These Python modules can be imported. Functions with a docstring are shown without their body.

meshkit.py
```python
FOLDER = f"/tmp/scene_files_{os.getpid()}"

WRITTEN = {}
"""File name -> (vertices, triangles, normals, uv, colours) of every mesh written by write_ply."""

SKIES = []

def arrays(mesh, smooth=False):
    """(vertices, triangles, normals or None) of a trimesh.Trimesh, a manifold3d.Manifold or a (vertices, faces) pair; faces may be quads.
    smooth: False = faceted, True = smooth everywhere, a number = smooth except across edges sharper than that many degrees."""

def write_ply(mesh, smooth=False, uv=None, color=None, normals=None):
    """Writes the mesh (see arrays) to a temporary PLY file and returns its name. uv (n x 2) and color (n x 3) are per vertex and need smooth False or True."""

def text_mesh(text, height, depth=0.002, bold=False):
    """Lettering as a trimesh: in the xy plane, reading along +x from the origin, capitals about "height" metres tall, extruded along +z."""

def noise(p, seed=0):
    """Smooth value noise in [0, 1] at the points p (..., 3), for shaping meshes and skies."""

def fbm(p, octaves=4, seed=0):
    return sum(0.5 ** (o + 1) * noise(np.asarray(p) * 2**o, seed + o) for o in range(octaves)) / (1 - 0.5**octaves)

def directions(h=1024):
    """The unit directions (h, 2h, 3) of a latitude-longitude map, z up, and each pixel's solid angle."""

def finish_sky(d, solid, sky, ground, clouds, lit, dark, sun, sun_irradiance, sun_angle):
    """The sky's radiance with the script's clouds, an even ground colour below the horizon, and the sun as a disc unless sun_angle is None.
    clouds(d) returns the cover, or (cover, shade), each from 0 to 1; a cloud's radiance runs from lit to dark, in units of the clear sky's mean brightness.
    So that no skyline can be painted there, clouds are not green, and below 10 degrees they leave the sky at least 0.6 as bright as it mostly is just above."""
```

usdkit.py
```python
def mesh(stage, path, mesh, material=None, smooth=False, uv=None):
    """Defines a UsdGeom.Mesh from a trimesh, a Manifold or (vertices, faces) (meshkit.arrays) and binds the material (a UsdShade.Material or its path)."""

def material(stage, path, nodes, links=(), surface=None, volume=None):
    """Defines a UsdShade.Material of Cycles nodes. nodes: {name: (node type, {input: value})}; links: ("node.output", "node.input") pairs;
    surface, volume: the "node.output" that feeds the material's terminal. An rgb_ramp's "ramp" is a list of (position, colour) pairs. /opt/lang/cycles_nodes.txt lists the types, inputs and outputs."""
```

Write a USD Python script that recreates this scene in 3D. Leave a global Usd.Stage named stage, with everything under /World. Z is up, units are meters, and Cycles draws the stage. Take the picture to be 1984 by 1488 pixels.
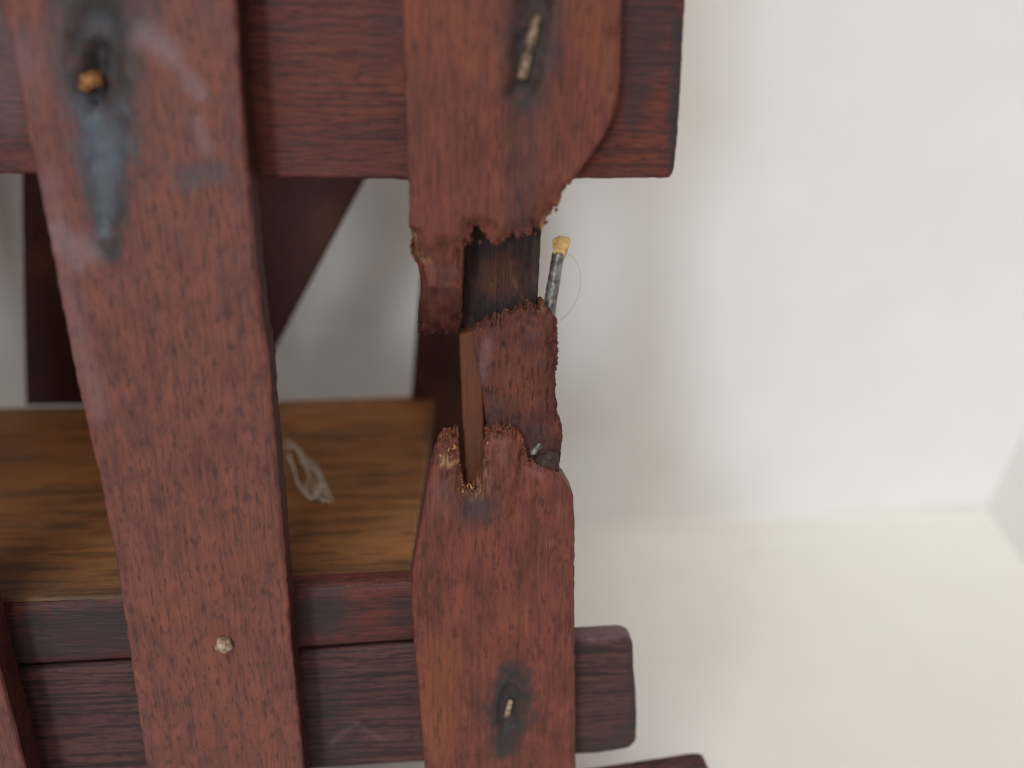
import math, random
import numpy as np, trimesh, usdkit, meshkit
from scipy.spatial import Delaunay
from shapely.geometry import Polygon, Point, box
from shapely import contains_xy, distance, points
from pxr import Usd, UsdGeom, UsdLux, UsdShade, Gf, Sdf, Vt

random.seed(7); RNG = np.random.default_rng(7)
stage = Usd.Stage.CreateInMemory()
UsdGeom.SetStageUpAxis(stage, UsdGeom.Tokens.z); UsdGeom.SetStageMetersPerUnit(stage, 1.0)
UsdGeom.Xform.Define(stage, '/World'); UsdGeom.Scope.Define(stage, '/World/Looks')

# ------------------------------------------------------------------ camera
W, H, F = 1984.0, 1488.0, 1540.0            # the photograph's pixel frame
PITCH, YAW, ROLL = math.radians(20), math.radians(5), math.radians(1.2)
CAM = np.array([0.0, -0.105, 0.0])
fwd = np.array([math.sin(YAW)*math.cos(PITCH), math.cos(YAW)*math.cos(PITCH), -math.sin(PITCH)])
r0 = np.array([math.cos(YAW), -math.sin(YAW), 0.0]); u0 = np.cross(r0, fwd)
rgt = r0*math.cos(ROLL) + u0*math.sin(ROLL); upv = u0*math.cos(ROLL) - r0*math.sin(ROLL)
cam = UsdGeom.Camera.Define(stage, '/World/camera')
M = Gf.Matrix4d(*rgt, 0, *upv, 0, *(-fwd), 0, *CAM, 1)
cam.AddTransformOp().Set(M)
cam.CreateHorizontalApertureAttr(36.0); cam.CreateVerticalApertureAttr(27.0)
cam.CreateFocalLengthAttr(36.0*F/W)
cam.CreateClippingRangeAttr(Gf.Vec2f(0.005, 20))
cam.CreateFStopAttr(8.0); cam.CreateFocusDistanceAttr(0.122)
cam.CreateExposureAttr(0.0)

# ------------------------------------------------------------------ light (an indoor corner: a window to the left, the dim room around)
def rect_light(path, pos, target, w, h, color, intensity):
    l = UsdLux.RectLight.Define(stage, path)
    pos, target = np.array(pos, float), np.array(target, float)
    z = pos - target; z /= np.linalg.norm(z)
    x = np.cross([0, 0, 1], z); x /= np.linalg.norm(x); y = np.cross(z, x)
    l.AddTransformOp().Set(Gf.Matrix4d(*x, 0, *y, 0, *z, 0, *pos, 1))
    l.CreateWidthAttr(w); l.CreateHeightAttr(h); l.CreateColorAttr(Gf.Vec3f(*color)); l.CreateIntensityAttr(intensity)
    return l
rect_light('/World/window_light', (-0.56, -1.40, 0.10), (0.05, 0.05, -0.05), 0.24, 0.36, (0.76, 0.92, 1.0), 26.0)
rect_light('/World/room_bounce', (-0.30, -0.85, 1.14), (0.05, 0.05, -0.05), 0.9, 0.8, (1.0, 0.93, 0.86), 6.0)  # unseen broad fill, stands in for warm light bounced around the room
dome = UsdLux.DomeLight.Define(stage, '/World/room_light')
usdkit.material(stage, '/World/Looks/room_ambient', {'b': ('background_shader', {'color': (1.0, 0.80, 0.69), 'strength': 0.24})}, surface='b.background')
UsdShade.MaterialBindingAPI.Apply(dome.GetPrim()).Bind(UsdShade.Material.Get(stage, '/World/Looks/room_ambient'))

# ------------------------------------------------------------------ projection helpers (pixel of the photograph <-> place)
def ray(u, v):
    d = fwd + rgt*((u - W/2)/F) - upv*((v - H/2)/F)
    return d
def on_depth(u, v, n):                       # the point of the vertical plane y = n
    d = ray(u, v); return CAM + d*((n - CAM[1])/d[1])
def on_height(u, v, z):
    d = ray(u, v); return CAM + d*((z - CAM[2])/d[2])
def project(p):
    q = np.asarray(p) - CAM; z = q @ fwd
    return np.stack([W/2 + F*(q @ rgt)/z, H/2 - F*(q @ upv)/z], -1)

# ------------------------------------------------------------------ naming
used = {}
def path_for(name, parent=None):
    base = (parent.GetPath().pathString if parent else '/World')
    k = used.get((base, name), 0); used[(base, name)] = k + 1
    return base + '/' + (name if k == 0 else '%s_%03d' % (name, k))
def prim_of(x): return x.GetPrim() if hasattr(x, 'GetPrim') else x
def tag(o, label=None, cat=None, group=None, kind=None):
    p = prim_of(o)
    for k, v in (('label', label), ('category', cat), ('group', group), ('kind', kind)):
        if v: p.SetCustomDataByKey(k, v)
    return p
def thing(name, label, cat, loc=(0, 0, 0)):
    x = UsdGeom.Xform.Define(stage, path_for(name)); x.AddTranslateOp().Set(Gf.Vec3d(*map(float, loc)))
    return tag(x, label, cat)
LOOK = {}
def obj(name, mesh, mat, parent=None, smooth=True, attrs=None, label=None):
    if parent is not None: mesh = (np.asarray(mesh[0]) - BASE, mesh[1])
    m = usdkit.mesh(stage, path_for(name, parent), mesh, LOOK[mat], smooth=smooth)
    if attrs:
        api = UsdGeom.PrimvarsAPI(m)
        for k, a in attrs.items():
            api.CreatePrimvar(k, Sdf.ValueTypeNames.FloatArray, 'vertex').Set(Vt.FloatArray.FromNumpy(np.asarray(a, np.float32)))
    if label: tag(m, label)
    return m.GetPrim()

# ------------------------------------------------------------------ materials
def look(name, nodes, links, surface='p.BSDF'):
    LOOK[name] = usdkit.material(stage, '/World/Looks/' + name, nodes, links, surface=surface)

def wood(name, along, tones, fleck, fleck_amt, rough=0.5, warm=(0.235, 0.078, 0.034), streak=0.0, streak_f=1500, mixw=0.45, streak_col=(0.02, 0.016, 0.016), bump=0.5, patch=(70, 70, 70), spec=0.22, seed=0.0, fine=1.0):
    """tones: three base colours (dark, mid, light). along: axis of the fibres."""
    lo, hi = 230.0*fine, 2300.0*fine
    sc = {'x': (lo, hi, hi), 'z': (hi, hi, lo), 'y': (hi, lo, hi)}[along]
    ss = {'x': (55, streak_f, streak_f), 'z': (streak_f, streak_f, 55), 'y': (streak_f, 55, streak_f)}[along]
    fs = {'x': (400, 2400, 2400), 'z': (1500, 1500, 440), 'y': (1900, 600, 1900)}[along]
    off = (seed*1.7, seed*0.9, seed*2.3)
    n = {
        'g': ('geometry', {}),
        'm1': ('mapping', {'scale': sc, 'location': off}), 'n1': ('noise_texture', {'scale': 1.0, 'detail': 3.0, 'roughness': 0.6}),
        'm2': ('mapping', {'scale': patch, 'location': off}), 'n2': ('noise_texture', {'scale': 1.0, 'detail': 4.0, 'roughness': 0.62, 'distortion': 0.4}),
        'm3': ('mapping', {'scale': fs, 'location': off}), 'n3': ('noise_texture', {'scale': 1.0, 'detail': 2.0, 'roughness': 0.55}),
        'm4': ('mapping', {'scale': ss, 'location': off}), 'n4': ('noise_texture', {'scale': 1.0, 'detail': 4.0, 'roughness': 0.65, 'distortion': 0.3}),
        'mixv': ('mix_float', {'fac': mixw}),
        'ramp': ('rgb_ramp', {'ramp': [(0.30, tones[0]), (0.50, tones[1]), (0.68, tones[2])]}),
        'fr': ('map_range', {'range_type': 'smoothstep', 'from_min': 0.30, 'from_max': 0.50, 'to_min': fleck_amt, 'to_max': 0.0}),
        'fmix': ('mix_color', {'b': fleck}),
        'sr': ('map_range', {'range_type': 'smoothstep', 'from_min': 0.47, 'from_max': 0.60, 'to_min': 0.0, 'to_max': streak}),
        'smix': ('mix_color', {'b': streak_col}),
        'a_stain': ('attribute', {'attribute': 'stain'}), 'a_sheen_smudge': ('attribute', {'attribute': 'sheen_smudge'}),
        'a_raw': ('attribute', {'attribute': 'raw'}), 'a_shade_tint': ('attribute', {'attribute': 'shade_tint'}), 'shade_mix': ('mix_color', {'b': (0.034, 0.011, 0.010)}), 'a_lilac': ('attribute', {'attribute': 'lilac'}), 'a_warm': ('attribute', {'attribute': 'warm'}),
        'wmix': ('mix_color', {'b': warm}),
        'stmix': ('mix_color', {'b': (0.032, 0.030, 0.033)}),
        'sheen_smudge_mix': ('mix_color', {'b': (0.115, 0.145, 0.190)}),
        'limix': ('mix_color', {'b': (0.230, 0.155, 0.165)}),
        'rwv': ('rgb_ramp', {'ramp': [(0.40, (0.13, 0.045, 0.025)), (0.5, (0.24, 0.115, 0.055)), (0.62, (0.46, 0.30, 0.16))]}),
        'rwmix': ('mix_color', {}),
        'ro': ('map_range', {'from_min': 0.3, 'from_max': 0.7, 'to_min': rough - 0.09, 'to_max': rough + 0.12}),
        'bs': ('math', {'math_type': 'add'}),
        'bump': ('bump', {'strength': bump, 'distance': 0.00025}),
        'spm': ('map_range', {'to_min': spec, 'to_max': 0.0}), 'p': ('principled_bsdf', {}),
    }
    l = [('g.position', 'm%d.vector' % i) for i in (1, 2, 3, 4)] + [('m%d.vector' % i, 'n%d.vector' % i) for i in (1, 2, 3, 4)] + [
        ('n2.fac', 'mixv.a'), ('n1.fac', 'mixv.b'), ('mixv.result', 'ramp.fac'),
        ('n3.fac', 'fr.value'), ('fr.result', 'fmix.fac'), ('ramp.color', 'wmix.a'), ('a_warm.fac', 'wmix.fac'), ('wmix.result', 'fmix.a'),
        ('n4.fac', 'sr.value'), ('sr.result', 'smix.fac'), ('fmix.result', 'smix.a'),
        ('smix.result', 'stmix.a'), ('a_stain.fac', 'stmix.fac'), ('stmix.result', 'sheen_smudge_mix.a'), ('a_sheen_smudge.fac', 'sheen_smudge_mix.fac'),
        ('sheen_smudge_mix.result', 'limix.a'), ('a_lilac.fac', 'limix.fac'),
        ('n1.fac', 'rwv.fac'), ('limix.result', 'shade_mix.a'), ('a_shade_tint.fac', 'shade_mix.fac'), ('a_shade_tint.fac', 'spm.value'), ('spm.result', 'p.specular_ior_level'), ('shade_mix.result', 'rwmix.a'), ('rwv.color', 'rwmix.b'), ('a_raw.fac', 'rwmix.fac'),
        ('rwmix.result', 'p.base_color'), ('n2.fac', 'ro.value'), ('ro.result', 'p.roughness'),
        ('n1.fac', 'bs.value1'), ('n3.fac', 'bs.value2'), ('bs.value', 'bump.height'), ('bump.normal', 'p.normal')]
    look(name, n, l)

wood('slat_wood', 'z', [(0.076, 0.026, 0.024), (0.162, 0.052, 0.043), (0.232, 0.076, 0.048)], (0.045, 0.019, 0.021), 0.66, rough=0.5, spec=0.32, mixw=0.34, patch=(340, 340, 190), streak=0.35, streak_col=(0.055, 0.022, 0.022))
wood('upright_wood', 'z', [(0.086, 0.026, 0.021), (0.156, 0.046, 0.035), (0.224, 0.068, 0.040)], (0.042, 0.017, 0.016), 0.52, rough=0.52, mixw=0.40, patch=(240, 240, 130), streak=0.3, streak_col=(0.055, 0.021, 0.018), seed=3.1)
wood('rail_wood', 'x', [(0.070, 0.020, 0.018), (0.125, 0.034, 0.027), (0.180, 0.050, 0.034)], (0.035, 0.014, 0.015), 0.7, rough=0.5, streak=0.55, patch=(45, 120, 120), seed=5.2)
wood('lower_rail_wood', 'x', [(0.050, 0.025, 0.025), (0.088, 0.039, 0.037), (0.132, 0.054, 0.048)], (0.026, 0.016, 0.018), 0.8, rough=0.5, streak=0.85, patch=(45, 90, 90), seed=8.4)
wood('plank_wood', 'x', [(0.200, 0.096, 0.040), (0.300, 0.138, 0.054), (0.400, 0.168, 0.058)], (0.11, 0.052, 0.025), 0.12, rough=0.55, warm=(0.42, 0.165, 0.048), streak=0.6, streak_f=420, streak_col=(0.085, 0.042, 0.02), patch=(14, 170, 170), seed=1.3)
wood('post_wood', 'z', [(0.038, 0.013, 0.011), (0.056, 0.019, 0.015), (0.078, 0.028, 0.018)], (0.02, 0.01, 0.01), 0.5, rough=0.55, seed=2.2)
wood('torn_wood', 'z', [(0.055, 0.020, 0.019), (0.105, 0.034, 0.028), (0.165, 0.055, 0.036)], (0.03, 0.012, 0.014), 0.8, rough=0.7, patch=(420, 420, 260), bump=0.9, spec=0.2, seed=9.0)
wood('dark_inner_wood', 'z', [(0.013, 0.011, 0.012), (0.032, 0.019, 0.018), (0.085, 0.030, 0.023)], (0.012, 0.010, 0.012), 0.6, rough=0.6, patch=(300, 300, 300), bump=0.8, seed=4.0)  # very dark mottled tone of the inner layer
wood('split_wood', 'z', [(0.080, 0.027, 0.017), (0.112, 0.038, 0.021), (0.145, 0.050, 0.026)], (0.10, 0.035, 0.02), 0.4, rough=0.6, patch=(120, 120, 60), seed=6.0)

def metal(name, c0, c1, rough, met=0.85):
    look(name, {'g': ('geometry', {}), 'm': ('mapping', {'scale': (900, 900, 900)}), 'n': ('noise_texture', {'scale': 1.0, 'detail': 4.0, 'roughness': 0.65}),
                'r': ('rgb_ramp', {'ramp': [(0.38, c0), (0.62, c1)]}), 'b': ('bump', {'strength': 0.6, 'distance': 0.0003}),
                'p': ('principled_bsdf', {'metallic': met, 'roughness': rough, 'specular_ior_level': 0.25})},
         [('g.position', 'm.vector'), ('m.vector', 'n.vector'), ('n.fac', 'r.fac'), ('r.color', 'p.base_color'), ('n.fac', 'b.height'), ('b.normal', 'p.normal')])
metal('bright_nail', (0.19, 0.095, 0.04), (0.48, 0.40, 0.31), 0.6, 0.4)
metal('tarnished_nail', (0.09, 0.06, 0.045), (0.30, 0.22, 0.15), 0.5, 0.5)
metal('grey_nail', (0.10, 0.095, 0.09), (0.33, 0.32, 0.30), 0.42, 0.7)
metal('rusty_nail', (0.07, 0.03, 0.015), (0.42, 0.20, 0.07), 0.6, 0.15)
metal('dark_peg', (0.030, 0.019, 0.016), (0.085, 0.055, 0.044), 0.75, 0.0)
metal('pale_wood_chip', (0.42, 0.24, 0.08), (0.72, 0.50, 0.24), 0.7, 0.0)
metal('splinter_wood', (0.26, 0.12, 0.05), (0.52, 0.32, 0.14), 0.7, 0.0)
metal('red_splinter_wood', (0.14, 0.045, 0.03), (0.25, 0.085, 0.05), 0.7, 0.0)

def paint(name, c, c2, rough):
    look(name, {'g': ('geometry', {}), 'm': ('mapping', {'scale': (38, 38, 38)}), 'n': ('noise_texture', {'scale': 1.0, 'detail': 5.0, 'roughness': 0.55}),
                'm2': ('mapping', {'scale': (700, 700, 700)}), 'n2': ('noise_texture', {'scale': 1.0, 'detail': 2.0}),
                'r': ('rgb_ramp', {'ramp': [(0.3, c), (0.7, c2)]}),
                'a': ('attribute', {'attribute': 'stain'}), 'mx': ('mix_color', {'b': (0.42, 0.36, 0.31)}),
                'b': ('bump', {'strength': 0.25, 'distance': 0.0004}), 'p': ('principled_bsdf', {'roughness': rough, 'specular_ior_level': 0.3})},
         [('g.position', 'm.vector'), ('g.position', 'm2.vector'), ('m.vector', 'n.vector'), ('m2.vector', 'n2.vector'), ('n.fac', 'r.fac'), ('r.color', 'mx.a'), ('a.fac', 'mx.fac'),
          ('mx.result', 'p.base_color'), ('n2.fac', 'b.height'), ('b.normal', 'p.normal')])
paint('wall_paint', (0.80, 0.79, 0.78), (0.83, 0.82, 0.81), 0.55)
paint('ledge_paint', (0.865, 0.857, 0.835), (0.895, 0.887, 0.865), 0.5)
paint('side_lit_paint', (0.89, 0.885, 0.87), (0.92, 0.915, 0.90), 0.5)  # whiter copy of the wall paint, makes up for light missing here
look('lint_fibre', {'p': ('principled_bsdf', {'base_color': (0.72, 0.66, 0.60), 'roughness': 0.9, 'specular_ior_level': 0.1})}, [])
look('hair_fibre', {'p': ('principled_bsdf', {'base_color': (0.30, 0.22, 0.15), 'roughness': 0.5})}, [])

# ------------------------------------------------------------------ the setting: a white painted corner
WALL_N = 0.165
Z0 = on_depth(1500, 998, WALL_N)[2]                     # the ledge
A, B = on_height(1115, 1010, Z0), on_height(1910, 985, Z0)
e = (B - A)/np.linalg.norm(B - A); nrm = np.array([e[1], -e[0], 0.0])
if nrm @ (CAM - A) < 0: nrm = -nrm
def on_plane(u, v, p, n):
    d = ray(u, v); return CAM + d*(((p - CAM) @ n)/(d @ n))
C1 = on_height(1984, 1092, Z0); C2 = on_plane(1984, 838, A, nrm)
def grid_patch(o, a, b, na, nb, fn=None):
    s, t = np.meshgrid(np.linspace(0, 1, na + 1), np.linspace(0, 1, nb + 1), indexing='ij')
    v = o + s[..., None]*a + t[..., None]*b; v = v.reshape(-1, 3)
    i = np.arange((na + 1)*(nb + 1)).reshape(na + 1, nb + 1)
    f = np.stack([i[:-1, :-1], i[1:, :-1], i[1:, 1:], i[:-1, 1:]], -1).reshape(-1, 4)
    return v, f
def spots(v, lst):
    px = project(v); out = np.zeros(len(v))
    for (u, w, ru, rv, s) in lst:
        out = np.maximum(out, s*np.exp(-(((px[:, 0]-u)/ru)**2 + ((px[:, 1]-w)/rv)**2)))
    return out
up_edge = (C2 - B)/np.linalg.norm(C2 - B); side_fl = (C1 - B)/np.linalg.norm(C1 - B)
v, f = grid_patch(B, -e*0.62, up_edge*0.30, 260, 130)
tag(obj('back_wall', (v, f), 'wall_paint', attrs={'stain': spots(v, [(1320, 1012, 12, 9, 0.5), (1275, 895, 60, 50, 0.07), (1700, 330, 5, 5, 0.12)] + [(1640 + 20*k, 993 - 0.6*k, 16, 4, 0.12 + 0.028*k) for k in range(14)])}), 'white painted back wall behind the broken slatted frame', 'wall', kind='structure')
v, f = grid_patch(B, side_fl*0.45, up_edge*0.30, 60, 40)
tag(obj('side_wall', (v, f), 'side_lit_paint'), 'white painted side wall meeting the back wall at the far right corner', 'wall', kind='structure')
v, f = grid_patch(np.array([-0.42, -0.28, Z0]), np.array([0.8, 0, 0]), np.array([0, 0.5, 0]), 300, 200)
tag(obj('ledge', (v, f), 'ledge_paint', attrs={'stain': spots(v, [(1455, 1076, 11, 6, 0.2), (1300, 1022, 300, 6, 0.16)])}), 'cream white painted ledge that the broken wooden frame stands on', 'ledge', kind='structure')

# ------------------------------------------------------------------ boards
def smoothstep(x, a, b):
    t = np.clip((x - a)/(b - a), 0, 1); return t*t*(3 - 2*t)
def mask(px, p3, shapes, seed=0):
    """shapes: strokes [(u, v, radius), ...] with a strength, their edges ragged. px in the photograph's pixels."""
    out = np.zeros(len(px)); rag = (meshkit.fbm(p3*np.array([900, 900, 420]), 4, seed) - 0.5)
    mot = meshkit.fbm(p3*np.array([2200, 2200, 900]), 3, seed + 2) - 0.58
    for strokes, s, soft in shapes:
        d = np.full(len(px), 9e9)
        if len(strokes) == 1: strokes = strokes*2
        for (u0_, v0_, r0_), (u1_, v1_, r1_) in zip(strokes[:-1], strokes[1:]):
            a = np.array([u0_, v0_]); ab = np.array([u1_ - u0_, v1_ - v0_]); L = max(ab @ ab, 1e-9)
            t = np.clip(((px - a) @ ab)/L, 0, 1)
            d = np.minimum(d, np.linalg.norm(px - a - t[:, None]*ab, axis=1)/(r0_ + t*(r1_ - r0_)))
        out = np.maximum(out, s*smoothstep(1 - d + rag*1.1, -soft, soft)*np.clip(1 + mot*0.9, 0, 1))
    return out

def slab(outline, to3, thick, round_r=0.0, edge_dark=0.0, spacing=0.0006, radius=0.0007, wobble=0.00008, torn=None, torn_amp=0.0005, relief=0.00006, grooves=(), shades=None, seed=0, back_radius=True):
    """A board: outline in the board's own (a, b) metres, front face up the c axis; rounded edges, uneven faces, ragged where torn(px) says so.
    to3(a, b, c) gives the place; c runs into the board."""
    poly = Polygon(outline).buffer(0)
    if round_r: poly = poly.buffer(-round_r).buffer(round_r, quad_segs=10)
    if poly.geom_type != 'Polygon': poly = max(poly.geoms, key=lambda g: g.area)
    ring = np.array(poly.exterior.segmentize(0.00035 if torn is None else 0.00016).coords)[:-1]
    if Polygon(ring).exterior.is_ccw is False: ring = ring[::-1]
    # wobble the outline
    nx = np.roll(ring, -1, 0) - np.roll(ring, 1, 0); nx = np.stack([nx[:, 1], -nx[:, 0]], 1); nx /= np.maximum(np.linalg.norm(nx, axis=1, keepdims=True), 1e-12)
    p3 = to3(ring[:, 0], ring[:, 1], np.zeros(len(ring)))
    amp = np.full(len(ring), wobble)
    if torn is not None: amp = wobble + torn(project(p3))*torn_amp
    w = (meshkit.fbm(p3*700, 4, seed) - 0.5)*2
    if torn is not None:
        tt = torn(project(p3)); w = w*(1 - 0.55*tt) + tt*(meshkit.fbm(p3*3200, 2, seed + 1) - 0.5)*0.8
    ring = ring + nx*(w*amp*1.6)[:, None]
    if torn is not None:                       # fibres snap at different lengths: steps along the grain
        wx = ring[:, 0] + (meshkit.noise(np.stack([ring[:, 0]*0, ring[:, 1]*900, ring[:, 1]*0], 1), seed) - 0.5)*0.0003
        st1 = meshkit.noise(np.stack([np.floor(wx*3100), np.zeros(len(wx)), np.full(len(wx), float(seed))], 1), seed + 2) - 0.5
        st2 = meshkit.noise(np.stack([np.floor(wx*1100), np.ones(len(wx)), np.full(len(wx), float(seed))], 1), seed + 3) - 0.5
        ring[:, 1] += tt*torn_amp*(1.7*st1 + 1.5*st2)
    poly = Polygon(ring).buffer(0)
    if poly.geom_type != 'Polygon': poly = max(poly.geoms, key=lambda g: g.area)
    ring = np.array(poly.exterior.coords)[:-1]
    if not Polygon(ring).exterior.is_ccw: ring = ring[::-1]
    pts = [ring]
    for off in (0.18, 0.5, 1.0):
        inner = poly.buffer(-radius*off)
        for g in getattr(inner, 'geoms', [inner]):
            if not g.is_empty: pts.append(np.array(g.exterior.segmentize(0.0005).coords)[:-1])
    x0, y0, x1, y1 = poly.bounds
    gx, gy = np.meshgrid(np.arange(x0, x1, spacing), np.arange(y0, y1, spacing)); g = np.stack([gx.ravel(), gy.ravel()], 1)
    g += RNG.uniform(-0.25, 0.25, g.shape)*spacing
    inn = poly.buffer(-radius*1.25)
    g = g[contains_xy(inn, g[:, 0], g[:, 1])]
    P = np.vstack(pts + [g]); tri = Delaunay(P).simplices
    cen = P[tri].mean(1); tri = tri[contains_xy(poly, cen[:, 0], cen[:, 1])]
    s = P[tri]; ar = (s[:, 1, 0]-s[:, 0, 0])*(s[:, 2, 1]-s[:, 0, 1]) - (s[:, 1, 1]-s[:, 0, 1])*(s[:, 2, 0]-s[:, 0, 0])
    tri = tri[np.abs(ar) > 1e-13]; ar = ar[np.abs(ar) > 1e-13]
    tri[ar < 0] = tri[ar < 0][:, ::-1]
    dist = distance(poly.exterior, points(P))
    flat = to3(P[:, 0], P[:, 1], np.zeros(len(P))); px = project(flat)
    lr = radius*(1 - (0.8*torn(px) if torn is not None else 0)); q = np.clip(lr - dist, 0, lr)
    c = lr - np.sqrt(np.maximum(lr**2 - q**2, 0))
    c = c + (meshkit.fbm(flat*260, 4, seed + 5) - 0.5)*relief*4*smoothstep(dist, 0, radius)
    for shp, depth in grooves:
        c = c + depth*mask(px, flat, shp, seed + 11)*smoothstep(dist, 0, radius*0.7)
    c = np.minimum(c, thick*0.8)
    if torn is not None:
        tz = torn(px)*smoothstep(0.0022 - dist, 0, 0.0022)
        c = c + tz*(meshkit.fbm(flat*np.array([2200, 2200, 420]), 4, seed + 9))*min(0.0022, thick*0.5)
    front = to3(P[:, 0], P[:, 1], c)
    n = len(ring); rings = [np.arange(n)]; V = [front]; FC = [tri]; count = len(front)
    V.append(to3(ring[:, 0], ring[:, 1], c[:n])); base = [np.arange(n) + count]; count += n
    steps = 5
    for k in range(1, steps + 1):
        fr = k/steps; cc = c[:n] + (thick - c[:n])*fr
        rr = ring.copy()
        if torn is not None:
            t_ = torn(project(to3(ring[:, 0], ring[:, 1], np.zeros(n))))
            nn = np.roll(ring, -1, 0) - np.roll(ring, 1, 0); nn = np.stack([nn[:, 1], -nn[:, 0]], 1); nn /= np.maximum(np.linalg.norm(nn, axis=1, keepdims=True), 1e-12)
            q3 = to3(ring[:, 0], ring[:, 1], cc)
            rr = ring + nn*((meshkit.fbm(q3*1100, 3, seed + 3) - 0.5)*2*t_*torn_amp*0.7)[:, None]
        V.append(to3(rr[:, 0], rr[:, 1], cc)); base.append(np.arange(n) + count); count += n
    for a_, b_ in zip(base[:-1], base[1:]):
        j = np.roll(np.arange(n), -1)
        FC.append(np.stack([a_, b_, b_[j]], 1)); FC.append(np.stack([a_, b_[j], a_[j]], 1))
    V.append(to3(P[:, 0], P[:, 1], np.full(len(P), thick))); FC.append(tri[:, ::-1] + count)
    V = np.vstack(V); FC = np.vstack(FC)
    attrs = {k: np.zeros(len(V)) for k in ('stain', 'sheen_smudge', 'raw', 'lilac', 'warm', 'shade_tint')}
    ppx = project(V)
    for k, shp in (shades or {}).items():
        attrs[k] = mask(ppx, V, shp, seed + 17)
        attrs[k][-len(P):] = 0
    sl = slice(len(P), len(V) - len(P)); attrs['shade_tint'][sl] = edge_dark  # side faces darkened in the colour, standing in for shade
    if torn is not None:
        attrs['raw'][sl] = np.maximum(attrs['raw'][sl], torn(ppx[sl])*np.clip((meshkit.fbm(V[sl]*np.array([1500, 1500, 500]), 3, seed + 4) - 0.42)*3.2, 0, 0.62))
    return V, FC, attrs

def upright_plane(n0):
    return lambda a, b, c: np.stack([a, n0 + c, b], 1)
def trace(pix, n0):
    o = [on_depth(u, v, n0) for u, v in pix]; poly = Polygon([(p[0], p[2]) for p in o]).buffer(0)
    poly = poly.intersection(box(-1, Z0 + 0.0005, 1, 1))
    return np.array(poly.exterior.coords)[:-1]
def board(name, pix, n0, thick, mat, parent, label=None, **kw):
    V, FC, at = slab(trace(pix, n0), upright_plane(n0), thick, **kw)
    return obj(name, (V, FC), mat, parent, attrs=at, label=label)

BASE = np.array([-0.06, 0.035, Z0])             # where the frame stands
frame = thing('slatted_wooden_frame', 'old reddish brown slatted wooden frame with a broken upright, standing on the ledge', 'wooden frame', BASE)

TS = 0.0045      # slat thickness
RN = 0.0068     # the rails lie just behind the slats
# --- rails
board('upper_rail', [(-70, -110), (1332, -110), (1327, 40), (1320, 170), (1311, 300), (1305, 338), (1298, 345), (900, 349), (500, 346), (200, 340), (-70, 336), (-2600, 300), (-2600, -260), (1340, -260)], RN, 0.0055, 'rail_wood', frame, seed=21, radius=0.0005, wobble=0.00012,
      shades={'stain': [([(1250, 20, 45), (1250, 110, 40), (1225, 240, 16)], 0.65, 0.8), ([(1316, 40, 14), (1308, 190, 12), (1300, 330, 8)], 0.9, 0.6), ([(20, 60, 50), (10, 230, 30)], 0.45, 0.7), ([(735, 40, 28), (735, 160, 20)], 0.25, 0.8)], 'lilac': [([(20, 60, 60), (20, 200, 50)], 0.3, 0.9)]})
board('upper_rail', [(-2600, -560), (1385, -560), (1410, -1000), (-2600, -1000)], RN, 0.0055, 'rail_wood', frame, seed=25, spacing=0.002)  # unseen second rail, added to keep light off the wall behind
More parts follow.
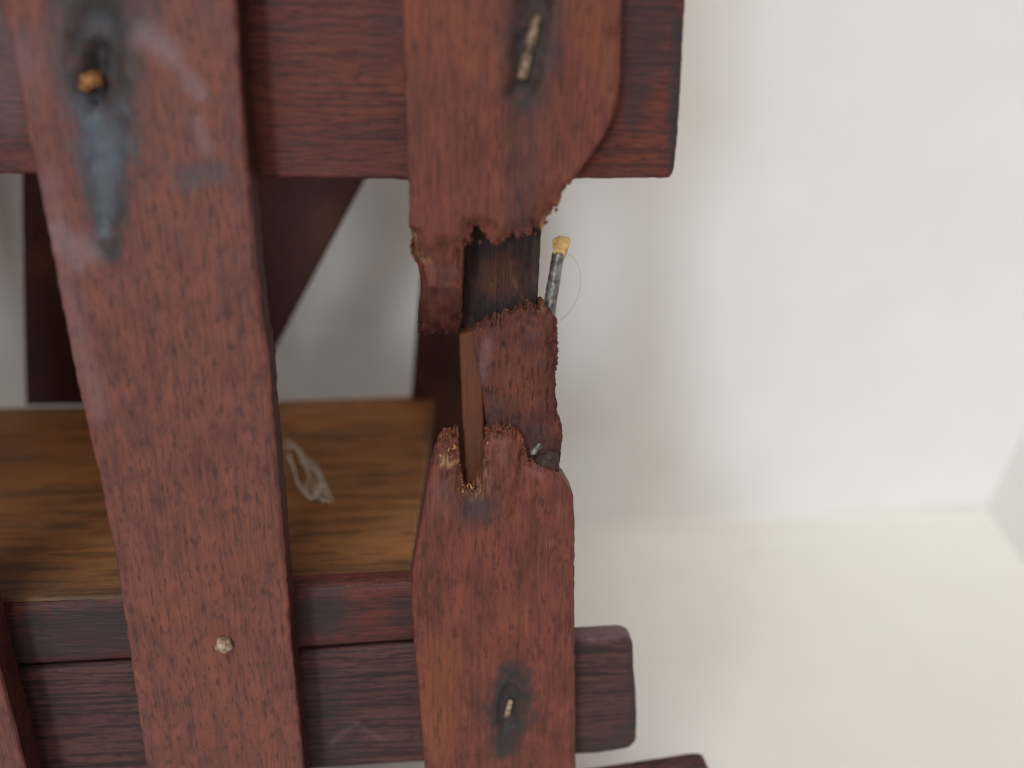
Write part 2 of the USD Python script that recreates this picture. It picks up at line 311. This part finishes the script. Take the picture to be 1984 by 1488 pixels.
board('lower_rail', [(-70, 1303), (400, 1278), (800, 1250), (1115, 1238), (1227, 1232), (1229, 1300), (1233, 1340), (1235, 1392), (1233, 1450), (1160, 1462), (1115, 1464), (800, 1479), (630, 1490), (-70, 1545), (-2300, 1750), (-2300, 1450)], RN, 0.0032, 'lower_rail_wood', frame, seed=22, radius=0.0007, wobble=0.00006, round_r=0.0026,
      shades={'stain': [([(620, 1330, 40), (640, 1440, 60)], 0.35, 0.8), ([(1226, 1240, 10), (1230, 1400, 10), (1150, 1460, 8)], 0.7, 0.7)], 'lilac': [([(1120, 1222, 18), (1215, 1218, 18)], 0.55, 0.6), ([(640, 1440, 5), (690, 1402, 4), (735, 1430, 4)], 0.2, 0.8)]})
board('foot_rail', [(900, 1550), (1170, 1512), (1345, 1486), (1370, 1485), (1379, 1506), (1386, 1530), (1394, 1660), (900, 1720), (-200, 1840), (-200, 1660)], RN, 0.0032, 'lower_rail_wood', frame, seed=23, radius=0.0007, wobble=0.00006, round_r=0.0018)

# --- the plank that lies level behind the lower rail
PF = on_depth(700, 1140, RN + 0.0004); ZP = PF[2]
zr = on_depth(700, 1251, RN)[2]
back = [on_height(u, v, ZP) for u, v in ((845, 765), (400, 781), (-70, 797))]
fy = RN + 0.0004
fr_r = on_height(790, 1130, ZP)
outl = [(-0.26, fy), (fr_r[0], fy), (back[0][0], back[0][1]), (back[1][0], back[1][1]), (-0.26, back[2][1] - 0.003)]
PT = ZP - zr - 0.0006
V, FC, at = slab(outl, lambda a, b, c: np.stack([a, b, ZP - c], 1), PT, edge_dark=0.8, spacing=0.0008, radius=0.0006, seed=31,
                 shades={'stain': [([(-60, 1180, 70), (400, 1150, 60), (800, 1110, 26)], 0.55, 1.0), ([(845, 790, 14), (835, 850, 14)], 0.5, 0.7)],
                         'warm': [([(-60, 850, 28), (180, 838, 24)], 0.55, 0.9), ([(-60, 925, 26), (200, 915, 22)], 0.55, 0.9), ([(520, 820, 22), (800, 800, 20)], 0.55, 0.9), ([(560, 880, 20), (760, 860, 20)], 0.35, 0.9)]})
plank_i = obj('plank', (V, FC), 'plank_wood', frame, attrs=at)
# --- red facing strip on the plank's front edge
board('edging_strip', [(-70, 1172), (300, 1156), (560, 1139), (800, 1128), (860, 1124), (860, 1243), (800, 1247), (400, 1275), (-70, 1301)], RN - 0.0002, 0.0035, 'rail_wood', frame, seed=33, radius=0.0018,
      shades={'stain': [([(590, 1200, 45), (640, 1185, 45)], 0.85, 0.6), ([(60, 1240, 60), (210, 1215, 60)], 0.8, 0.6), ([(790, 1180, 30)], 0.5, 0.7)]})

# --- back members, standing at the plank's rear edge
BN = float(back[1][1]) - 0.004
board('back_post', [(40, 100), (330, 100), (300, 784), (48, 787), (44, 600), (41, 400)], BN, 0.004, 'post_wood', frame, seed=41, shades={'warm': [([(80, 500, 25)], 0.25, 0.9)]})
board('brace', [(836, 100), (705, 350), (612, 524), (525, 690), (475, 782), (300, 782), (430, 500), (480, 100)], BN - 0.0043, 0.004, 'post_wood', frame, seed=42, shades={'warm': [([(640, 440, 40)], 0.15, 0.9)]})
board('back_post', [(838, 250), (815, 535), (806, 640), (797, 765), (790, 900), (770, 1400), (940, 1400), (960, 900), (960, 250)], BN + 0.0045, 0.006, 'post_wood', frame, seed=43, shades={'warm': [([(860, 800, 40)], 0.2, 0.9)]})

for za, zb in ((0.021, 0.0685), (0.070, 0.118)):  # unseen boards, added to shade the wall seen through the gaps
    V, FC, at = slab([(-0.34, za), (0.021, za), (0.021, zb), (-0.34, zb)], upright_plane(BN - 0.009), 0.0045, spacing=0.0025, radius=0.0008, seed=44)
    obj('added_back_rail', (V, FC), 'rail_wood', frame, attrs=at)
# --- slats and the broken upright in front
def torn_at(lst):
    def fn(px):
        out = np.zeros(len(px))
        for (u, v, r) in lst: out = np.maximum(out, smoothstep(1.25 - np.hypot(px[:, 0]-u, px[:, 1]-v)/r, 0, 0.4))
        return out
    return fn
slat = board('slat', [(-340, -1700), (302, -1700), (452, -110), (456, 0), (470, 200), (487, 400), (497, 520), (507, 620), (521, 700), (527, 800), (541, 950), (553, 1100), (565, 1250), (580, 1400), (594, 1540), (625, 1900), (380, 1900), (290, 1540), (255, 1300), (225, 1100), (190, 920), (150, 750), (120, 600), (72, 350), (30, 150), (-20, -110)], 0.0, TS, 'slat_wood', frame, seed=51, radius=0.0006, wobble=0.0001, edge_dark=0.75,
      grooves=[([([(185, 40, 40), (190, 160, 45), (200, 300, 38), (205, 430, 15)], 1.0, 0.5)], 0.0007), ([([(186, 95, 14), (178, 160, 20), (186, 205, 12)], 1.0, 0.4)], 0.0016)],
      shades={'stain': [([(190, -60, 86), (190, 60, 88), (196, 180, 72), (212, 300, 56), (208, 480, 28)], 1.0, 0.6), ([(186, -60, 40), (188, 130, 36)], 1.0, 0.6), ([(365, 345, 30), (420, 335, 24)], 0.5, 0.8), ([(520, 250, 1), (520, 251, 1)], 0.0, 0.5)],
              'sheen_smudge': [([(190, 60, 30), (196, 85, 16)], 0.18, 0.8), ([(165, 215, 28), (200, 290, 46), (198, 350, 30), (200, 450, 14)], 0.62, 0.85), ([(365, 348, 24), (425, 332, 16)], 0.22, 0.9), ([(235, 210, 18)], 0.3, 0.6)],  # pale blue sheen painted into the colour; the right-hand patch is a smudge
              'lilac': [([(100, 450, 26), (150, 488, 34), (178, 495, 22)], 0.6, 0.8), ([(285, 72, 26), (328, 102, 22)], 0.65, 0.9), ([(350, 125, 10), (376, 165, 16), (392, 185, 12)], 0.55, 0.9), ([(385, 235, 12), (396, 285, 14)], 0.45, 0.9), ([(95, 350, 22), (140, 600, 18), (190, 800, 20)], 0.3, 0.9), ([(30, 120, 60)], 0.25, 0.9)],
              'warm': [([(480, 1050, 60), (330, 1150, 60), (500, 1450, 60)], 0.35, 0.9), ([(330, 60, 60), (360, 640, 80)], 0.15, 0.9)]})
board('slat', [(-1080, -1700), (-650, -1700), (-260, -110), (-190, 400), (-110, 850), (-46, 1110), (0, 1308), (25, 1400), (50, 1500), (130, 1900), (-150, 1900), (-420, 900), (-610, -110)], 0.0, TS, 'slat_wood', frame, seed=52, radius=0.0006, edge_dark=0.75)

xr = float(on_depth(-110, 850, 0)[0]) - 0.034
for k in range(6):  # unseen slats further left, added to block light reaching the wall
    x1 = xr - 0.0335*k; V, FC, at = slab([(x1 - 0.025, Z0 + 0.0005), (x1, Z0 + 0.0005), (x1, 0.081), (x1 - 0.025, 0.081)], upright_plane(0.0), TS, spacing=0.002, radius=0.0008, seed=53 + k)
    obj('slat', (V, FC), 'slat_wood', frame, attrs=at)
TORN_U = torn_at([(800, 480, 35), (850, 490, 40), (930, 460, 40), (1000, 460, 40), (1065, 420, 38), (1090, 380, 22)])
up1 = board('upright_top', [(748, -1700), (1310, -1700), (1208, -110), (1206, 0), (1204, 110), (1200, 190), (1192, 218), (1172, 264), (1112, 350), (1100, 372), (1082, 396), (1076, 408), (1064, 424), (1056, 440), (1010, 455), (985, 462), (962, 474), (944, 462), (934, 446), (922, 440), (914, 448), (916, 470), (905, 478), (896, 490), (893, 560), (850, 560), (826, 555), (806, 508), (794, 486), (800, 470), (792, 440), (793, 380), (786, 300), (781, 150), (779, -110)], 0.0022, 0.0053, 'upright_wood', frame, label='upper half of the broken upright, snapped off at its neck', seed=61, radius=0.0006, wobble=0.00012, torn=TORN_U, torn_amp=0.0005,
      grooves=[([([(1042, -30, 26), (1030, 90, 32), (1010, 165, 26)], 1.0, 0.4)], 0.0012), ([([(1012, 200, 40), (1015, 330, 25)], 1.0, 0.8)], 0.0003), ([([(830, 545, 70)], 1.0, 0.3)], 0.0012)],
      shades={'stain': [([(1038, -60, 46), (1030, 80, 52), (1014, 180, 38)], 0.95, 0.6), ([(1014, 180, 38), (1010, 300, 32), (1005, 430, 24)], 0.5, 0.9), ([(1006, 168, 10)], 0.9, 0.5)],
              'raw': [([(802, 463, 12)], 0.9, 0.5), ([(1066, 415, 7), (1054, 436, 7)], 0.6, 0.6), ([(800, 490, 8), (830, 502, 6)], 0.5, 0.7)],
              'warm': [([(860, 20, 60), (930, 100, 50)], 0.4, 0.9), ([(1150, 30, 50), (1185, 180, 20)], 0.5, 0.9), ([(1120, 310, 20)], 0.3, 0.8)]})
board('split_tongue', [(806, 500), (900, 478), (897, 560), (893, 634), (884, 650), (868, 656), (848, 648), (828, 656), (810, 650), (813, 600), (817, 560), (814, 535)], 0.0046, 0.003, 'upright_wood', frame, seed=62, torn=torn_at([(850, 640, 70)]), torn_amp=0.0003,
      shades={'shade_tint': [([(815, 655, 85), (890, 660, 78)], 1.0, 0.9)]})  # lower end shaded in the colour to merge with the post behind
board('upright_inner', [(896, 430), (1050, 430), (1046, 520), (1040, 610), (1030, 660), (893, 660), (894, 560)], 0.0090, 0.005, 'dark_inner_wood', frame, label='dark inner layer showing where the upright has snapped', seed=63, radius=0.0006,
      shades={'raw': [([(952, 560, 4), (966, 542, 6), (972, 528, 4)], 0.3, 0.8), ([(985, 515, 4), (992, 540, 4), (1002, 560, 3)], 0.2, 0.8)], 'lilac': [([(1040, 470, 6), (1038, 560, 5)], 0.2, 0.8)], 'warm': [([(972, 532, 36)], 0.3, 0.9)]}, grooves=[([([(990, 540, 30)], 1.0, 0.8)], 0.0006)])
board('splintered_block', [(914, 644), (935, 630), (965, 620), (1000, 606), (1035, 597), (1066, 600), (1082, 624), (1081, 648), (1084, 690), (1078, 730), (1079, 775), (1080, 808), (1093, 838), (1091, 868), (1085, 900), (1086, 960), (935, 960), (943, 830), (931, 740), (919, 680)], 0.0052, 0.0065, 'torn_wood', frame, seed=64, torn=torn_at([(1085, 640, 60), (1085, 740, 60), (1090, 850, 60), (1000, 610, 70)]), torn_amp=0.0004, relief=0.00022, radius=0.0008,
      shades={'lilac': [([(945, 665, 12), (940, 700, 10), (930, 740, 10)], 0.35, 0.7), ([(1035, 650, 12)], 0.15, 0.7)], 'raw': [([(1050, 598, 8)], 0.5, 0.6)], 'warm': [([(1000, 745, 50)], 0.3, 0.9), ([(1086, 835, 14)], 0.4, 0.8)], 'stain': [([(960, 800, 30), (1000, 850, 40), (1060, 860, 30)], 0.45, 0.9)]})
board('sliver', [(890, 650), (920, 640), (926, 685), (936, 740), (938, 830), (944, 900), (940, 960), (900, 960), (898, 850), (893, 740)], 0.0058, 0.005, 'split_wood', frame, label='bare orange split face beside the splintered block', seed=65, radius=0.0005)
TORN_L = torn_at([(868, 865, 40), (905, 940, 40), (925, 930, 40), (975, 845, 45), (1025, 890, 30)])
up2 = board('upright_bottom', [(848, 876), (860, 858), (888, 850), (890, 880), (893, 925), (900, 950), (912, 958), (928, 930), (938, 900), (942, 850), (962, 833), (985, 838), (1000, 836), (1016, 862), (1026, 900), (1046, 906), (1072, 916), (1098, 938), (1111, 962), (1114, 1010), (1114, 1200), (1116, 1488), (1120, 1900), (850, 1900), (823, 1488), (806, 1300), (797, 1180), (797, 1110), (808, 1050), (822, 985), (832, 920)], 0.0025, 0.005, 'upright_wood', frame, label='lower half of the broken upright with a jagged top', seed=66, radius=0.0006, wobble=0.0001, torn=TORN_L, torn_amp=0.0004,
      grooves=[([([(988, 1345, 16), (980, 1395, 18)], 1.0, 0.4)], 0.0012), ([([(912, 970, 28)], 1.0, 0.6)], 0.0008), ([([(1060, 990, 8), (1100, 1080, 8)], 0.5, 0.7), ([(872, 870, 3), (868, 930, 4)], 1.0, 0.6), ([(968, 845, 4), (958, 960, 4)], 1.0, 0.6), ([(988, 850, 3), (980, 930, 4)], 0.8, 0.6), ([(1012, 880, 5), (1000, 1000, 6)], 1.0, 0.7), ([(1046, 915, 4), (1040, 1000, 4)], 0.6, 0.7)], 0.0008)],
      shades={'stain': [([(994, 1315, 34), (985, 1375, 48), (976, 1445, 24)], 1.0, 0.55), ([(925, 985, 34)], 0.75, 0.8), ([(915, 960, 16)], 0.4, 0.8), ([(985, 1375, 14)], 0.5, 0.4)],
              'raw': [([(858, 893, 12), (880, 899, 10)], 0.6, 0.8), ([(906, 945, 14), (932, 948, 15)], 0.5, 0.8), ([(941, 915, 7), (944, 890, 5)], 0.35, 0.8), ([(1060, 1050, 10)], 0.2, 0.7)],
              'lilac': [([(1040, 915, 12)], 0.2, 0.8), ([(975, 860, 8), (975, 900, 8)], 0.2, 0.7), ([(860, 960, 30)], 0.15, 0.9)],
              'warm': [([(860, 1270, 40), (850, 1420, 40)], 0.55, 0.9), ([(1095, 990, 14)], 0.3, 0.8), ([(960, 1250, 60)], 0.2, 0.9)]})

# ------------------------------------------------------------------ nails and pegs
def capsule(p0, p1, r0_, r1_, seed, rough=0.12, seg=18):
    """A worn stub of metal from p0 to p1, its ends rounded, its skin uneven."""
    p0, p1 = np.array(p0), np.array(p1); ax = p1 - p0; L = np.linalg.norm(ax); ax /= L
    s = np.cross(ax, [0.3, 0.9, 0.2]); s /= np.linalg.norm(s); t = np.cross(ax, s)
    prof = [(-0.9*r0_, 0.02), (-0.7*r0_, 0.6), (-0.3*r0_, 0.92)] + [(L*k/10, 1.0) for k in range(11)] + [(L + 0.3*r1_, 0.92), (L + 0.6*r1_, 0.6), (L + 0.72*r1_, 0.02)]
    V = []
    for h, w in prof:
        rr = (r0_ + (r1_ - r0_)*np.clip(h/L, 0, 1))*w
        for k in range(seg):
            a = 2*math.pi*k/seg; V.append(p0 + ax*h + (s*math.cos(a) + t*math.sin(a))*rr)
    V = np.array(V); c = p0 + np.outer(np.clip((V - p0) @ ax, 0, L), ax)
    V = c + (V - c)*(1 + (meshkit.fbm(V*1800, 3, seed) - 0.5)[:, None]*2*rough)
    i = np.arange(len(prof)*seg).reshape(-1, seg); j = np.roll(i, -1, 1)
    f = np.vstack([np.stack([i[:-1], j[:-1], j[1:]], -1).reshape(-1, 3), np.stack([i[:-1], j[1:], i[1:]], -1).reshape(-1, 3)])
    return V, f
def head(center, r, depth, seed):
    """A domed nail head facing the viewer, a little lopsided."""
    V, f = capsule(np.array(center) + [0, depth, 0], np.array(center), r*0.9, r, seed, 0.16, 5)
    return V, f
obj('nail', head(on_depth(434, 1250, -0.0004), 0.00145, 0.002, 3), 'bright_nail', slat, label='bright nail head near the bottom of the slat')
obj('nail', capsule(on_depth(158, 166, 0.0013), on_depth(186, 152, 0.0013), 0.00095, 0.00105, 5, 0.35), 'rusty_nail', slat, label='rusty orange nail sunk in the stained hollow')
obj('nail', capsule(on_depth(1040, 36, 0.0031), on_depth(1012, 148, 0.0033), 0.00075, 0.0008, 6, 0.2), 'tarnished_nail', up1)
obj('nail', capsule(on_depth(989, 1360, 0.0033), on_depth(982, 1386, 0.0034), 0.00052, 0.0005, 7, 0.2), 'bright_nail', up2)
blockn = [p for p in stage.Traverse() if p.GetName() == 'splintered_block'][0]
b0, b1 = on_depth(1060, 628, 0.008), on_depth(1081, 494, 0.008)
pn = obj('protruding_nail', capsule(b0, b1, 0.00098, 0.0009, 8, 0.12), 'grey_nail', blockn, label='grey nail standing up out of the block')
chip = trimesh.convex.convex_hull(np.array([on_depth(u, v, n + 0.002) for u, v, n in ((1076, 502, .0055), (1092, 506, .0062), (1086, 512, .0055), (1069, 468, .0056), (1074, 462, .0066), (1103, 459, .006), (1105, 466, .0053), (1102, 480, .0066), (1070, 478, .0053), (1090, 457, .0056))]))
chip = chip.subdivide().subdivide().subdivide(); cv = np.array(chip.vertices)
chip = (cv + (np.stack([meshkit.fbm(cv*1600, 3, k) for k in (1, 2, 3)], 1) - 0.5)*0.0006, np.array(chip.faces))
obj('wood_chip', chip, 'pale_wood_chip', blockn, label='pale chip of wood stuck on the tip of the nail')
obj('peg', capsule(on_depth(1056, 915, 0.0060), on_depth(1055, 886, 0.0056), 0.0023, 0.0022, 10, 0.05), 'dark_peg', blockn, label='dark metal peg end at the foot of the block')
obj('peg_tip', capsule(on_depth(1032, 876, 0.0030), on_depth(1046, 862, 0.0032), 0.00052, 0.00048, 12, 0.25), 'grey_nail', blockn)

# ------------------------------------------------------------------ splinters at the two breaks (too small to pick apart)
def shard(p, d, L, w, seed):
    d = np.array(d, float); d /= np.linalg.norm(d)
    s = np.cross(d, [0, 1, 0]); s /= np.linalg.norm(s); t = np.cross(d, s)
    a = [p + s*w, p + t*w*0.6, p - s*w, p - t*w*0.6, p + d*L*0.6 + s*w*0.5, p + d*L*0.6 + t*w*0.3, p + d*L*0.6 - s*w*0.4, p + d*L*0.6 - t*w*0.3, p + d*L]
    f = [(0, 1, 5), (0, 5, 4), (1, 2, 6), (1, 6, 5), (2, 3, 7), (2, 7, 6), (3, 0, 4), (3, 4, 7), (4, 5, 8), (5, 6, 8), (6, 7, 8), (7, 4, 8)]
    return np.array(a), np.array(f)
def shards(spec, seed):
    rr = random.Random(seed); VV, FF, n = [], [], 0
    for (u0_, v0_, u1_, v1_, n0, dz, cnt, L) in spec:
        for _ in range(cnt):
            t = rr.random(); p = on_depth(u0_ + (u1_-u0_)*t, v0_ + (v1_-v0_)*t, n0 + rr.random()*0.003)
            v, f = shard(p, (rr.gauss(0, 0.25), rr.gauss(0, 0.2), dz), L*(0.5 + rr.random()), 0.00012 + 0.0002*rr.random(), 0)
            VV.append(v); FF.append(f + n); n += len(v)
    return np.vstack(VV), np.vstack(FF)
tag(obj('splinters', shards([(846, 888, 888, 866, 0.003, 1, 7, 0.0010), (894, 955, 940, 935, 0.003, 1, 9, 0.0011), (942, 860, 1010, 845, 0.003, 1, 4, 0.0006)], 4), 'splinter_wood', up2, smooth=False), kind='stuff')
tag(obj('splinters', shards([(796, 462, 812, 500, 0.003, -1, 5, 0.0007), (930, 466, 1040, 450, 0.0035, -1, 6, 0.0006), (1056, 432, 1080, 402, 0.003, -0.7, 3, 0.0006)], 5), 'red_splinter_wood', up1, smooth=False), kind='stuff')

# ------------------------------------------------------------------ lint and a stray hair
def curves(path, strands, width, mat):
    c = UsdGeom.BasisCurves.Define(stage, path)
    c.CreateTypeAttr('cubic'); c.CreateBasisAttr('catmullRom'); c.CreateWrapAttr('nonperiodic')
    c.CreateCurveVertexCountsAttr([len(s) for s in strands])
    c.CreatePointsAttr(Vt.Vec3fArray.FromNumpy(np.vstack(strands).astype(np.float32)))
    c.CreateWidthsAttr([width]); c.SetWidthsInterpolation('constant')
    UsdShade.MaterialBindingAPI.Apply(c.GetPrim()).Bind(LOOK[mat]); return c.GetPrim()
rr = random.Random(11); st = []
mains = [[(556, 862), (575, 872), (592, 890), (612, 915), (628, 945), (638, 975)], [(560, 880), (575, 910), (585, 940), (603, 968), (616, 962), (622, 940)], [(570, 868), (588, 905), (596, 935), (610, 958), (634, 972)]]
for k in range(11):
    m = mains[k % 3]; off = (rr.gauss(0, 4.5), rr.gauss(0, 4.5)); i0 = rr.choice([0, 0, 1, 2]); pts = []
    for q, (u, v) in enumerate(m[i0:]):
        pts.append(on_height(u + off[0] + rr.gauss(0, 3), v + off[1] + rr.gauss(0, 3), ZP + 0.0003 + rr.random()*0.0012))
    st.append(np.array(pts))
tag(curves('/World/white_lint', st, 0.00024, 'lint_fibre'), 'wisp of white lint lying on the brown plank beside the long slat', 'lint')
hp = [on_depth(u, v, 0.008) for u, v in ((1096, 489), (1112, 500), (1122, 520), (1125, 545), (1120, 575), (1105, 602), (1085, 622))]
tag(curves('/World/stray_hair', [np.array(hp)], 0.00005, 'hair_fibre'), 'fine curved hair sticking out beside the protruding grey nail', 'hair')
